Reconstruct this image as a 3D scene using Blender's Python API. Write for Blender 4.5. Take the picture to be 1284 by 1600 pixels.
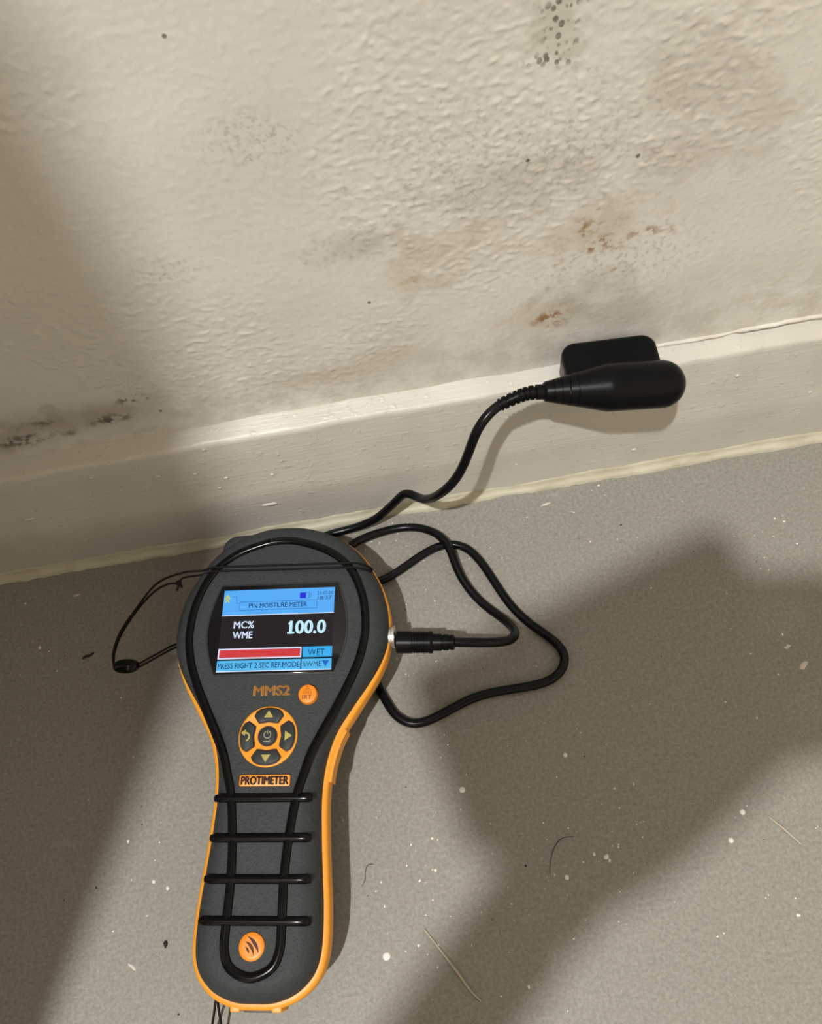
import bpy, bmesh, math, random
import numpy as np
from mathutils import Vector, Matrix, noise
random.seed(7)
sc = bpy.context.scene
for o in list(bpy.data.objects): bpy.data.objects.remove(o)
COL = sc.collection
PI = math.pi

# ------------------------------------------------------------------ camera
PITCH, ROLL = math.radians(28.0), math.radians(9.85)     # optical axis measured from straight down, hand roll
CAM = Vector((0.0, -0.2209, 0.41))
cam_d = bpy.data.cameras.new('camera'); cam = bpy.data.objects.new('camera', cam_d); COL.objects.link(cam)
R_ = Vector((1, 0, 0)); U_ = Vector((0, math.cos(PITCH), math.sin(PITCH))); F_ = Vector((0, math.sin(PITCH), -math.cos(PITCH)))
EX = math.cos(ROLL)*R_ - math.sin(ROLL)*U_; EY = math.sin(ROLL)*R_ + math.cos(ROLL)*U_
cam.matrix_world = Matrix(((EX.x, EY.x, -F_.x, CAM.x), (EX.y, EY.y, -F_.y, CAM.y), (EX.z, EY.z, -F_.z, CAM.z), (0, 0, 0, 1)))
cam_d.sensor_fit = 'VERTICAL'; cam_d.sensor_height = 32.0; cam_d.lens = 1286.0/1600.0*32.0
cam_d.clip_start = 0.005; cam_d.clip_end = 20
sc.camera = cam
# ------------------------------------------------------------------ world, lamp, exposure
w = bpy.data.worlds.new('world'); sc.world = w; w.use_nodes = True
w.node_tree.nodes['Background'].inputs[0].default_value = (0.9, 0.85, 0.78, 1)
w.node_tree.nodes['Background'].inputs[1].default_value = 0.0
LAMP = Vector((-0.46, -0.94, 2.28))
LAMP_POWER = 205.0
LAMP_COL = (1.0, 0.985, 0.945)
ld = bpy.data.lights.new('bulb_light', 'SPOT'); ld.energy = LAMP_POWER; ld.color = LAMP_COL; ld.shadow_soft_size = 0.024
ld.spot_size = math.radians(120); ld.spot_blend = 0.5
lo = bpy.data.objects.new('bulb_light', ld); lo.location = LAMP; COL.objects.link(lo)
vs = sc.view_settings
vs.view_transform = 'Standard'; vs.look = 'None'; vs.exposure = 0.0; vs.gamma = 1.0; vs.use_curve_mapping = False
sc.display_settings.display_device = 'sRGB'
try:
    sc.cycles.use_denoising = True; sc.cycles.max_bounces = 4; sc.cycles.diffuse_bounces = 3; sc.cycles.glossy_bounces = 1
    sc.cycles.use_adaptive_sampling = True; sc.cycles.adaptive_threshold = 0.03
    sc.cycles.caustics_reflective = False; sc.cycles.caustics_refractive = False; sc.cycles.sample_clamp_indirect = 4.0
except Exception: pass

# ------------------------------------------------------------------ helpers
def lin(r, g, b):
    f = lambda c: (c/255/12.92) if c/255 <= 0.04045 else ((c/255+0.055)/1.055)**2.4
    return (f(r), f(g), f(b), 1.0)

class NT:
    """small wrapper to write node graphs"""
    def __init__(s, mat):
        s.t = mat.node_tree; s.n = s.t.nodes; s.l = s.t.links
    def new(s, typ, **kw):
        n = s.n.new(typ)
        for k, v in kw.items():
            if hasattr(n, k): setattr(n, k, v)
        return n
    def put(s, sock, v):
        if isinstance(v, bpy.types.NodeSocket): s.l.new(v, sock)
        else: sock.default_value = v
    def m(s, op, a, b=0.0, c=0.0, clamp=False):
        n = s.n.new('ShaderNodeMath'); n.operation = op; n.use_clamp = clamp
        for i, v in enumerate((a, b, c)): s.put(n.inputs[i], v)
        return n.outputs[0]
    def mul(s, a, b): return s.m('MULTIPLY', a, b)
    def add(s, a, b): return s.m('ADD', a, b)
    def sub(s, a, b): return s.m('SUBTRACT', a, b)
    def coord(s): return s.n.new('ShaderNodeTexCoord').outputs['Object']
    def mapping(s, v, scale=(1,1,1), loc=(0,0,0)):
        n = s.n.new('ShaderNodeMapping'); s.l.new(v, n.inputs[0]); n.inputs['Scale'].default_value = scale; n.inputs['Location'].default_value = loc
        return n.outputs[0]
    def noise(s, v, scale, detail=4, rough=0.55, dist=0.0):
        n = s.n.new('ShaderNodeTexNoise'); s.l.new(v, n.inputs['Vector'])
        n.inputs['Scale'].default_value = scale; n.inputs['Detail'].default_value = detail; n.inputs['Roughness'].default_value = rough
        n.inputs['Distortion'].default_value = dist
        return n.outputs[0]
    def voro(s, v, scale, feat='F1', rand=1.0):
        n = s.n.new('ShaderNodeTexVoronoi'); n.feature = feat; s.l.new(v, n.inputs['Vector']); n.inputs['Scale'].default_value = scale
        n.inputs['Randomness'].default_value = rand
        return n
    def ramp(s, v, lo, hi, a=0.0, b=1.0, smooth=True):
        n = s.n.new('ShaderNodeMapRange'); n.interpolation_type = 'SMOOTHSTEP' if smooth else 'LINEAR'; n.clamp = True
        s.put(n.inputs[0], v); 
        for i, x in zip((1,2,3,4), (lo, hi, a, b)): s.put(n.inputs[i], x)
        return n.outputs[0]
    def mix(s, f, a, b):
        n = s.n.new('ShaderNodeMix'); n.data_type = 'RGBA'
        s.put(n.inputs[0], f); s.put(n.inputs[6], a); s.put(n.inputs[7], b)
        return n.outputs[2]
    def bump(s, h, strength=0.5, dist=0.001, normal=None):
        n = s.n.new('ShaderNodeBump'); s.put(n.inputs['Height'], h); n.inputs['Strength'].default_value = strength; n.inputs['Distance'].default_value = dist
        if normal is not None: s.l.new(normal, n.inputs['Normal'])
        return n.outputs[0]
    def sep(s, v):
        n = s.n.new('ShaderNodeSeparateXYZ'); s.l.new(v, n.inputs[0]); return n.outputs

def material(name, col, rough=0.5, metal=0.0, spec=0.5):
    m = bpy.data.materials.new(name); m.use_nodes = True
    p = m.node_tree.nodes['Principled BSDF']
    p.inputs['Base Color'].default_value = col; p.inputs['Roughness'].default_value = rough
    p.inputs['Metallic'].default_value = metal; p.inputs['Specular IOR Level'].default_value = spec
    return m, NT(m), p

def grainy(name, col, rough, scale=900, bump=0.15, dist=0.0002, var=0.12, spec=0.5, metal=0.0):
    m, t, p = material(name, col, rough, metal, spec)
    c = t.coord(); n = t.noise(c, scale, 3)
    dark = tuple(x*(1-var) for x in col[:3])+(1,); lite = tuple(min(1, x*(1+var)) for x in col[:3])+(1,)
    t.put(p.inputs['Base Color'], t.mix(n, dark, lite))
    if bump > 0 and dist > 0: t.put(p.inputs['Normal'], t.bump(n, bump, dist))
    return m

def emit(name, col, strength=1.0):
    m = bpy.data.materials.new(name); m.use_nodes = True; nt = m.node_tree
    p = nt.nodes['Principled BSDF']
    p.inputs['Base Color'].default_value = (0.005, 0.005, 0.006, 1); p.inputs['Roughness'].default_value = 0.25
    p.inputs['Specular IOR Level'].default_value = 0.2
    m.cycles.emission_sampling = 'NONE'
    p.inputs['Emission Color'].default_value = col; p.inputs['Emission Strength'].default_value = strength
    return m

def link(o, parent=None):
    COL.objects.link(o)
    if parent is not None: o.parent = parent
    return o
def mk(name, verts, faces, mat, parent=None, smooth=True, angle=None):
    me = bpy.data.meshes.new(name); me.from_pydata([tuple(v) for v in verts], [], faces); me.validate()
    bm = bmesh.new(); bm.from_mesh(me); bmesh.ops.recalc_face_normals(bm, faces=bm.faces[:]); bm.to_mesh(me); bm.free()
    if smooth:
        me.polygons.foreach_set('use_smooth', [True]*len(me.polygons))
        if angle is not None: me.set_sharp_from_angle(angle=math.radians(angle))
    if mat: me.materials.append(mat)
    return link(bpy.data.objects.new(name, me), parent)
def empty(name, loc=(0,0,0)):
    o = bpy.data.objects.new(name, None); o.empty_display_size = 0.02; o.location = loc; return link(o)
def tag(o, label=None, cat=None, group=None, kind=None):
    if label: o['label'] = label
    if cat: o['category'] = cat
    if group: o['group'] = group
    if kind: o['kind'] = kind
    return o
def mmv(pts): return [Vector(p)*0.001 for p in pts]

def catmull(pts, per=6, closed=False):
    n = len(pts); out = []
    rng = range(n) if closed else range(n-1)
    for i in rng:
        if closed: p0, p1, p2, p3 = pts[(i-1)%n], pts[i], pts[(i+1)%n], pts[(i+2)%n]
        else: p0, p1, p2, p3 = pts[max(i-1,0)], pts[i], pts[i+1], pts[min(i+2,n-1)]
        for k in range(per):
            t = k/per; t2 = t*t; t3 = t2*t
            out.append(0.5*((2*p1)+(p2-p0)*t+(2*p0-5*p1+4*p2-p3)*t2+(3*p1-p0-3*p2+p3)*t3))
    if not closed: out.append(pts[-1].copy())
    return out

def sweep(path, radius, n=10, closed=False, flat=1.0, up=None):
    """tube along a path; radius is a number or a function of the index fraction"""
    N = len(path); V = []; Fc = []
    tang = []
    for i in range(N):
        a = path[(i-1)%N] if (closed or i > 0) else path[i]; b = path[(i+1)%N] if (closed or i < N-1) else path[i]
        tang.append((b-a).normalized())
    if up is None:
        nrm = tang[0].orthogonal().normalized(); frames = []
        for i in range(N):
            nrm = (nrm - tang[i]*nrm.dot(tang[i])).normalized(); frames.append((nrm.copy(), tang[i].cross(nrm)))
    else:
        frames = []
        for i in range(N):
            s = tang[i].cross(up).normalized(); frames.append((s, s.cross(tang[i]).normalized()))
    for i in range(N):
        r = radius(i/(N-1)) if callable(radius) else radius
        a, b = frames[i]
        for k in range(n):
            th = 2*PI*k/n
            V.append(path[i] + a*(math.cos(th)*r) + b*(math.sin(th)*r*flat))
    M = N if closed else N-1
    for i in range(M):
        for k in range(n):
            j = (i+1) % N
            Fc.append((i*n+k, i*n+(k+1)%n, j*n+(k+1)%n, j*n+k))
    if not closed:
        Fc.append(tuple(range(n))); Fc.append(tuple((N-1)*n+k for k in range(n)))
    return V, Fc

def lathe_axis(origin, axis, prof, n=28, up=Vector((0,0,1))):
    """revolve a profile [(distance along axis, radius)] about an axis"""
    axis = axis.normalized(); a = axis.cross(up).normalized(); b = a.cross(axis).normalized()
    V, Fc = [], []
    for (d, r) in prof:
        for k in range(n):
            th = 2*PI*k/n; V.append(origin + axis*d + a*(math.cos(th)*r) + b*(math.sin(th)*r))
    for i in range(len(prof)-1):
        for k in range(n):
            Fc.append((i*n+k, i*n+(k+1)%n, (i+1)*n+(k+1)%n, (i+1)*n+k))
    Fc.append(tuple(range(n))); Fc.append(tuple((len(prof)-1)*n+k for k in range(n)))
    return V, Fc

def stack(rings, cap0=True, cap1=True):
    """loft between closed rings with equal counts"""
    n = len(rings[0]); V = [v for r in rings for v in r]; Fc = []
    for i in range(len(rings)-1):
        for k in range(n):
            Fc.append((i*n+k, i*n+(k+1)%n, (i+1)*n+(k+1)%n, (i+1)*n+k))
    if cap0: Fc.append(tuple(reversed(range(n))))
    if cap1: Fc.append(tuple((len(rings)-1)*n+k for k in range(n)))
    return V, Fc

def inset2(poly, d):
    """move a closed 2-D outline (counter-clockwise) inwards by d"""
    n = len(poly); out = []
    for i in range(n):
        a, b = poly[i-1], poly[(i+1)%n]
        t = Vector((b[0]-a[0], b[1]-a[1])).normalized(); nx, ny = -t.y, t.x
        out.append((poly[i][0]+nx*d, poly[i][1]+ny*d))
    return out
def rrect(cx, cy, hx, hy, r, seg=5):
    out = []
    for sx, sy, a0 in ((1,-1,-90),(1,1,0),(-1,1,90),(-1,-1,180)):
        for k in range(seg+1):
            a = math.radians(a0+90*k/seg)
            out.append((cx+sx*(hx-r)+r*math.cos(a), cy+sy*(hy-r)+r*math.sin(a)))
    return out
def plate(name, poly, z0, z1, mat, parent, bev=0.0, smooth=True):
    """an outline in mm made into a solid from z0 to z1 with a bevelled upper edge"""
    rings = [[Vector((x, y, z0))*0.001 for x, y in poly]]
    if bev > 0:
        rings.append([Vector((x, y, z1-bev))*0.001 for x, y in poly])
        rings.append([Vector((x, y, z1-bev*0.3))*0.001 for x, y in inset2(poly, bev*0.3)])
        rings.append([Vector((x, y, z1))*0.001 for x, y in inset2(poly, bev)])
    else: rings.append([Vector((x, y, z1))*0.001 for x, y in poly])
    V, Fc = stack(rings)
    return mk(name, V, Fc, mat, parent, smooth, 35)

def words(name, s, x0, y0, x1, y1, z, mat, parent, bold=0.0, thick=0.05, rot=0.0, shear=0.0):
    """lettering as a mesh fitted into the box x0..x1, y0..y1 (mm)"""
    cu = bpy.data.curves.new(name, 'FONT'); cu.body = s; cu.size = 1.0; cu.offset = 0.0; cu.extrude = 0.0; cu.resolution_u = 3; cu.shear = shear
    tmp = bpy.data.objects.new(name, cu); COL.objects.link(tmp)
    dg = bpy.context.evaluated_depsgraph_get(); dg.update()
    me = bpy.data.meshes.new_from_object(tmp.evaluated_get(dg)); bpy.data.objects.remove(tmp); bpy.data.curves.remove(cu)
    xs = [v.co.x for v in me.vertices]; ys = [v.co.y for v in me.vertices]
    ax, bx, ay, by = min(xs), max(xs), min(ys), max(ys)
    cx, cy = (x0+x1)/2, (y0+y1)/2
    for v in me.vertices:
        x = x0+(v.co.x-ax)/(bx-ax)*(x1-x0); y = y0+(v.co.y-ay)/(by-ay)*(y1-y0)
        v.co = Vector((x, y, z))*0.001
    bm = bmesh.new(); bm.from_mesh(me)
    if bold > 0:        # heavier strokes: the same letters laid over themselves a hair to each side
        base = bm.faces[:]; hgt = (y1-y0)*0.001
        for sx, sy in ((1, 0), (-1, 0), (0, 0.6), (0, -0.6)):
            d = bmesh.ops.duplicate(bm, geom=base)
            for e in d['geom']:
                if isinstance(e, bmesh.types.BMVert): e.co.x += sx*bold*hgt; e.co.y += sy*bold*hgt
    g = bmesh.ops.extrude_face_region(bm, geom=bm.faces[:])
    for e in g['geom']:
        if isinstance(e, bmesh.types.BMVert): e.co.z += thick*0.001
    bmesh.ops.recalc_face_normals(bm, faces=bm.faces[:]); bm.to_mesh(me); bm.free()
    me.materials.clear(); me.materials.append(mat); me.name = name
    return link(bpy.data.objects.new(name, me), parent)

# ------------------------------------------------------------------ surface materials
WY = 14.5   # wall plane, mm behind the skirting face
def gauss(t, X, Z, cx, cz, rx, rz, warp):
    """soft blotch with an irregular outline centred on (cx, cz) metres"""
    dx = t.m('DIVIDE', t.sub(X, cx), rx); dz = t.m('DIVIDE', t.sub(Z, cz), rz)
    d = t.m('SQRT', t.add(t.mul(dx, dx), t.mul(dz, dz)))
    d = t.add(d, warp)
    return t.ramp(d, 1.25, 0.15)

def wall_material():
    m, t, p = material('painted_plaster', lin(205, 196, 182), 0.55, 0, 0.35)
    c = t.coord(); s = t.sep(c); X, Z = s[0], s[2]
    n_big = t.noise(c, 18, 2); n_mid = t.noise(c, 90, 3, 0.6); n_fine = t.noise(c, 420, 2, 0.6)
    warp = t.mul(t.sub(n_mid, 0.5), 2.4)
    gate = t.ramp(n_fine, 0.50, 0.66); gate2 = t.ramp(t.noise(c, 230, 3, 0.65), 0.46, 0.60)
    col = t.mix(t.ramp(n_big, 0.3, 0.7), (0.715, 0.688, 0.632, 1), (0.758, 0.735, 0.682, 1))
    col = t.mix(t.mul(t.ramp(n_fine, 0.35, 0.75), 0.12), col, (0.50, 0.455, 0.385, 1))
    def stain(col, blobs, colour, amount, gated=None):
        acc = None
        for (cx, cz, rx, rz) in blobs:
            cx *= 1.0173; cz = 410+(cz-410)*1.0173
            g = gauss(t, X, Z, cx*.001, cz*.001, rx*.001, rz*.001, warp)
            acc = g if acc is None else t.m('MAXIMUM', acc, g)
        f = t.mul(acc, amount)
        if gated is not None: f = t.mul(f, gated)
        return t.mix(f, col, colour)
    # general grubby band low on the wall
    low = t.mul(t.ramp(Z, 0.150, 0.098), t.ramp(n_mid, 0.36, 0.66))
    col = t.mix(t.mul(low, 0.30), col, (0.36, 0.31, 0.235, 1))
    col = stain(col, [(28, 178, 26, 16), (18, 164, 18, 10), (72, 131, 22, 10), (85, 176, 30, 14), (-24, 117, 40, 8), (0, 122, 20, 8)], (0.45, 0.36, 0.24, 1), 0.38)
    col = stain(col, [(16, 165.5, 5, 4)], (0.44, 0.33, 0.15, 1), 0.8, gate2)
    col = stain(col, [(102, 128, 24, 11), (110, 122, 16, 8), (92, 144, 22, 12)], (0.37, 0.36, 0.30, 1), 0.42)
    col = stain(col, [(84, 178, 8, 7), (110, 170, 11, 4), (98.5, 165.5, 2.6, 3), (101.5, 151, 4, 3), (90, 168, 9, 5), (73, 128.5, 9, 5), (89, 185, 2.5, 3)], (0.30, 0.155, 0.06, 1), 0.95, gate2)
    col = stain(col, [(117, 234, 26, 20), (138, 215, 20, 20), (125, 205, 30, 16), (-7, 188, 20, 10), (60, 205, 40, 18)], (0.46, 0.42, 0.36, 1), 0.42)
    col = stain(col, [(-69, 191, 14, 7), (-7, 188, 22, 9), (60, 215, 60, 30), (100, 160, 40, 22), (-30, 240, 20, 10)], (0.25, 0.21, 0.16, 1), 0.32, gate)
    col = stain(col, [(-156, 117, 34, 12), (-130, 116, 24, 10), (-185, 112, 30, 14)], (0.27, 0.215, 0.14, 1), 0.55)
    col = stain(col, [(-112, 123, 12, 4), (-156, 118, 10, 5), (-165, 108, 20, 5), (-125, 112, 12, 5)], (0.07, 0.055, 0.035, 1), 0.8, gate2)
    # mould spots: a dotted cluster at the top
    vd = t.voro(t.mapping(c, (1, 1, 0.8)), 460); dots = t.ramp(vd.outputs['Distance'], 0.50, 0.34)
    col = stain(col, [(69, 261, 8, 13), (66, 249, 9, 4), (72, 270, 9, 9)], (0.05, 0.04, 0.024, 1), 0.95, t.mul(dots, t.ramp(n_mid, 0.34, 0.44)))
    col = stain(col, [(68, 258, 11, 13)], (0.36, 0.33, 0.24, 1), 0.35)
    # single dark specks spread over the wall
    v2 = t.voro(c, 48); v2c = t.new('ShaderNodeSeparateColor'); t.l.new(v2.outputs['Color'], v2c.inputs[0])
    speck = t.mul(t.ramp(v2.outputs['Distance'], 0.05, 0.03), t.ramp(v2c.outputs[0], 0.80, 0.82))
    col = t.mix(t.mul(speck, 0.8), col, (0.09, 0.07, 0.05, 1))
    t.put(p.inputs['Base Color'], col)
    return m

def skirting_material():
    m, t, p = material('skirting_paint', lin(208, 200, 184), 0.38, 0, 0.45)
    c = t.coord(); s = t.sep(c)
    grain = t.noise(t.mapping(c, (0.10, 1, 1)), 560, 2, 0.6); blot = t.noise(c, 30, 1)
    drip = t.ramp(t.noise(c, 210, 2, 0.5), 0.62, 0.75)
    col = t.mix(t.ramp(blot, 0.3, 0.7), (0.575, 0.55, 0.495, 1), (0.62, 0.595, 0.54, 1))
    dirt = t.mul(t.ramp(t.noise(c, 300, 2, 0.7), 0.66, 0.72), 0.35)
    col = t.mix(dirt, col, (0.36, 0.31, 0.24, 1))
    t.put(p.inputs['Base Color'], col)
    h = t.add(t.mul(grain, 0.55), t.mul(drip, 0.5))
    t.put(p.inputs['Normal'], t.bump(h, 0.40, 0.0010))
    return m

def floor_material():
    m, t, p = material('grey_sheet_floor', lin(150, 146, 138), 0.5, 0, 0.4)
    c = t.coord()
    a = t.noise(c, 620, 3, 0.75); fib = t.noise(t.mapping(c, (1.0, 0.32, 1)), 780, 2, 0.65); fib2 = t.noise(t.mapping(c, (0.36, 1.0, 1), (3, 1, 0)), 720, 2, 0.65)
    scuff = t.noise(t.mapping(c, (0.45, 1.0, 1)), 38, 4, 0.72)
    col = t.mix(t.ramp(a, 0.28, 0.72), (0.220, 0.208, 0.180, 1), (0.322, 0.306, 0.270, 1))
    col = t.mix(t.mul(t.ramp(fib, 0.54, 0.72), 0.32), col, (0.41, 0.39, 0.345, 1))
    col = t.mix(t.mul(t.ramp(fib2, 0.55, 0.72), 0.32), col, (0.165, 0.152, 0.127, 1))
    col = t.mix(t.mul(t.ramp(scuff, 0.66, 0.73), 0.28), col, (0.46, 0.44, 0.40, 1))      # pale scuffs
    t.put(p.inputs['Base Color'], col)
    t.put(p.inputs['Roughness'], t.ramp(fib, 0.2, 0.8, 0.42, 0.60))
    t.put(p.inputs['Normal'], t.bump(a, 0.2, 0.0005))
    return m

def sealant_material():
    m, t, p = material('cream_sealant', lin(214, 205, 166), 0.45, 0, 0.4)
    c = t.coord(); n = t.noise(t.mapping(c, (0.4, 1, 1)), 160, 4)
    col = t.mix(t.ramp(n, 0.3, 0.7), (0.47, 0.435, 0.325, 1), (0.57, 0.545, 0.44, 1))
    d = t.ramp(t.noise(c, 120, 4, 0.7), 0.60, 0.72)
    t.put(p.inputs['Base Color'], t.mix(t.mul(d, 0.5), col, (0.36, 0.31, 0.18, 1)))
    t.put(p.inputs['Normal'], t.bump(n, 0.4, 0.0008))
    return m

M_wall, M_skirt, M_floor, M_seal = wall_material(), skirting_material(), floor_material(), sealant_material()
M_plain = grainy('plain_wall_paint', (0.82, 0.74, 0.63, 1), 0.7, 120, 0.0, 0.001, 0.04)
M_ceil = grainy('ceiling_paint', (0.86, 0.84, 0.80, 1), 0.8, 120, 0.0, 0.001, 0.03)
M_grey = None
def rubber_grey():
    m, t, p = material('grey_textured_rubber', (0.034, 0.038, 0.04, 1), 0.6, 0, 0.25)
    c = t.coord(); v = t.voro(c, 900); n = t.noise(c, 420, 3)
    t.put(p.inputs['Base Color'], t.mix(n, (0.028, 0.032, 0.0345, 1), (0.046, 0.052, 0.055, 1)))
    h = t.add(t.ramp(v.outputs['Distance'], 0.6, 0.1), t.mul(n, 0.6))
    t.put(p.inputs['Normal'], t.bump(h, 0.30, 0.0004))
    return m
M_grey = rubber_grey()
M_back = grainy('dark_back_plastic', (0.035, 0.037, 0.038, 1), 0.5, 500, 0.2)
M_orange = grainy('orange_plastic', (0.82, 0.33, 0.022, 1), 0.42, 300, 0.06, 0.0001, 0.06)
M_orange2 = grainy('orange_rubber', (0.85, 0.26, 0.012, 1), 0.40, 300, 0.06, 0.0001, 0.06)
M_blackgloss = grainy('black_gloss_rubber', (0.003, 0.003, 0.0035, 1), 0.20, 300, 0.03, 0.0001, 0.1, 0.2)
M_cable = grainy('black_cable_sheath', (0.004, 0.004, 0.0045, 1), 0.26, 260, 0.05, 0.0002, 0.2, 0.2)
M_probe = grainy('black_moulded_plastic', (0.0035, 0.0035, 0.004, 1), 0.34, 700, 0.08, 0.0002, 0.2, 0.13)
M_cord = grainy('black_cord', (0.008, 0.007, 0.007, 1), 0.7, 2500, 0.3, 0.0003, 0.3, 0.15)
M_glass = grainy('black_window', (0.004, 0.004, 0.006, 1), 0.07, 300, 0.0, 0.0001, 0.05, 0.5)
M_metal = grainy('nickel_metal', (0.70, 0.66, 0.62, 1), 0.28, 400, 0.04, 0.0001, 0.05, 0.5, 1.0)
M_key = grainy('dark_key_rubber', (0.026, 0.032, 0.033, 1), 0.5, 500, 0.1, 0.0002, 0.12, 0.3)
M_print = grainy('khaki_print', lin(176, 160, 84), 0.5, 500, 0.0)
M_printl = grainy('pale_print', lin(170, 168, 130), 0.5, 500, 0.0)
M_mms = grainy('dull_orange_print', (0.62, 0.27, 0.045, 1), 0.5, 500, 0.0)
M_maroon = grainy('maroon_print', (0.055, 0.012, 0.006, 1), 0.6, 500, 0.0)
M_white = grainy('white_paint_drop', (0.80, 0.77, 0.70, 1), 0.5, 600, 0.1)
M_flake = grainy('pale_flake', (0.62, 0.58, 0.50, 1), 0.6, 600, 0.2)
M_dark = grainy('dark_crumb', (0.012, 0.010, 0.008, 1), 0.7, 900, 0.3)
M_hair = grainy('dark_hair', (0.03, 0.02, 0.014, 1), 0.5, 900, 0.0)
M_straw = grainy('pale_straw', (0.50, 0.43, 0.33, 1), 0.6, 900, 0.2)

# ------------------------------------------------------------------ the room
RX0, RX1, RY0, RZ = -1.35, 0.85, -1.75, 2.38
WYm = WY*0.001
def quad(name, pts, mat, thick):
    """a slab: the inner face is pts, the slab goes outwards by the vector thick"""
    V = [Vector(p) for p in pts] + [Vector(p)+Vector(thick) for p in pts]
    return mk(name, V, [(0,1,2,3),(7,6,5,4),(0,4,5,1),(1,5,6,2),(2,6,7,3),(3,7,4,0)], mat, None, False)
o = quad('floor', [(RX0,RY0,0),(RX1,RY0,0),(RX1,WYm+0.1,0),(RX0,WYm+0.1,0)], M_floor, (0,0,-0.05)); tag(o, 'grey sheet floor with paint specks', None, None, 'structure')

def pnoise(x, z, seed):
    """gradient noise on arrays, about -0.7..0.7"""
    rng = np.random.RandomState(seed); perm = rng.permutation(512); ang = rng.rand(512)*2*np.pi
    xi = np.floor(x).astype(int); zi = np.floor(z).astype(int); xf = x-xi; zf = z-zi
    def g(i, j, dx, dz):
        h = perm[(perm[i & 511]+j) & 511]; return np.cos(ang[h])*dx+np.sin(ang[h])*dz
    u = xf**3*(xf*(xf*6-15)+10); v = zf**3*(zf*(zf*6-15)+10)
    a = g(xi, zi, xf, zf); b = g(xi+1, zi, xf-1, zf); c = g(xi, zi+1, xf, zf-1); d = g(xi+1, zi+1, xf-1, zf-1)
    return (a*(1-u)+b*u)*(1-v)+(c*(1-u)+d*u)*v
def sm(a, b, x): t = np.clip((x-a)/(b-a), 0, 1); return t*t*(3-2*t)
def relief(X, Z):
    """height of the lumpy paint over rough plaster, metres towards the room"""
    n = lambda f, s_, ax=1.0, az=1.0: pnoise(X*f*ax+31.7, Z*f*az+17.3, s_)
    wx = 0.0012*n(160, 1); X2 = X+wx; Z2 = Z+0.0012*n(160, 2)
    m = lambda f, s_, ax=1.0, az=1.0: pnoise(X2*f*ax+31.7, Z2*f*az+17.3, s_)
    lump = m(250, 3, 0.9, 1.15)+0.62*m(520, 4, 0.9, 1.1)+0.40*m(900, 5)
    crumb = sm(0.12, 0.42, m(370, 6, 0.8, 1.1)+0.40*m(760, 7))
    zone = 0.35+0.85*sm(-0.22, 0.25, pnoise(X*11+3, Z*11+9, 8)+0.5*pnoise(X*27, Z*27, 9))
    zone *= 1-0.45*sm(0.12, 0.095, Z)
    brush = pnoise(X*110, Z*900, 10)*sm(0.150, 0.100, Z)
    pits = sm(0.42, 0.62, m(180, 11))
    return 0.00018*lump*zone + 0.00020*crumb*zone - 0.00018*pits*zone + 0.00005*brush + 0.0006*pnoise(X*26, Z*26, 12)
def back_wall():
    st = 0.00066
    xs = np.concatenate([[RX0, -0.6, -0.3], np.arange(-0.252, 0.256, st), [0.3, 0.6, RX1]]); zs = np.concatenate([[0.0, 0.05, 0.080], np.arange(0.086, 0.322, st), [0.36, 0.6, 1.2, RZ]])
    X, Z = np.meshgrid(xs, zs); H = relief(X, Z)
    fade = sm(-0.30, -0.252, X)*(1-sm(0.254, 0.30, X))*sm(0.080, 0.086, Z)*(1-sm(0.32, 0.36, Z)); H = H*fade
    nz, nx = X.shape; co = np.stack([X, WYm-H, Z], -1).reshape(-1, 3)
    idx = np.arange(nz*nx).reshape(nz, nx); q = np.stack([idx[:-1,:-1], idx[:-1,1:], idx[1:,1:], idx[1:,:-1]], -1).reshape(-1, 4)
    k = len(co); c0, c1, c2, c3 = idx[0,0], idx[0,-1], idx[-1,-1], idx[-1,0]
    me = bpy.data.meshes.new('wall_back'); me.vertices.add(k); me.vertices.foreach_set('co', co.ravel())
    me.loops.add(len(q)*4); me.loops.foreach_set('vertex_index', q.ravel()); me.polygons.add(len(q)); me.polygons.foreach_set('loop_start', np.arange(0, len(q)*4, 4)); me.polygons.foreach_set('use_smooth', np.ones(len(q), bool))
    me.update(calc_edges=True); me.materials.append(M_wall)
    o = link(bpy.data.objects.new('wall_back', me))
    return tag(o, 'cream painted plaster wall with damp stains', None, None, 'structure')
back_wall()
for nm, pts, th in (('wall_left', [(RX0,RY0,0),(RX0,WYm,0),(RX0,WYm,RZ),(RX0,RY0,RZ)], (-0.1,0,0)), ('wall_right', [(RX1,RY0,0),(RX1,WYm,0),(RX1,WYm,RZ),(RX1,RY0,RZ)], (0.1,0,0)),
                    ('wall_front', [(RX0,RY0,0),(RX1,RY0,0),(RX1,RY0,RZ),(RX0,RY0,RZ)], (0,-0.1,0))):
    tag(quad(nm, pts, M_plain, th), 'plain cream painted wall of the room', None, None, 'structure')
tag(quad('ceiling', [(RX0,RY0,RZ),(RX1,RY0,RZ),(RX1,WYm,RZ),(RX0,WYm,RZ)], M_ceil, (0,0,0.1)), 'plain white ceiling of the room', None, None, 'structure')

def fbm(x, y=0.0, z=0.0, s=1.0): return noise.fractal(Vector((x*s, y*s, z*s)), 1.0, 2.0, 4)
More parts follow.
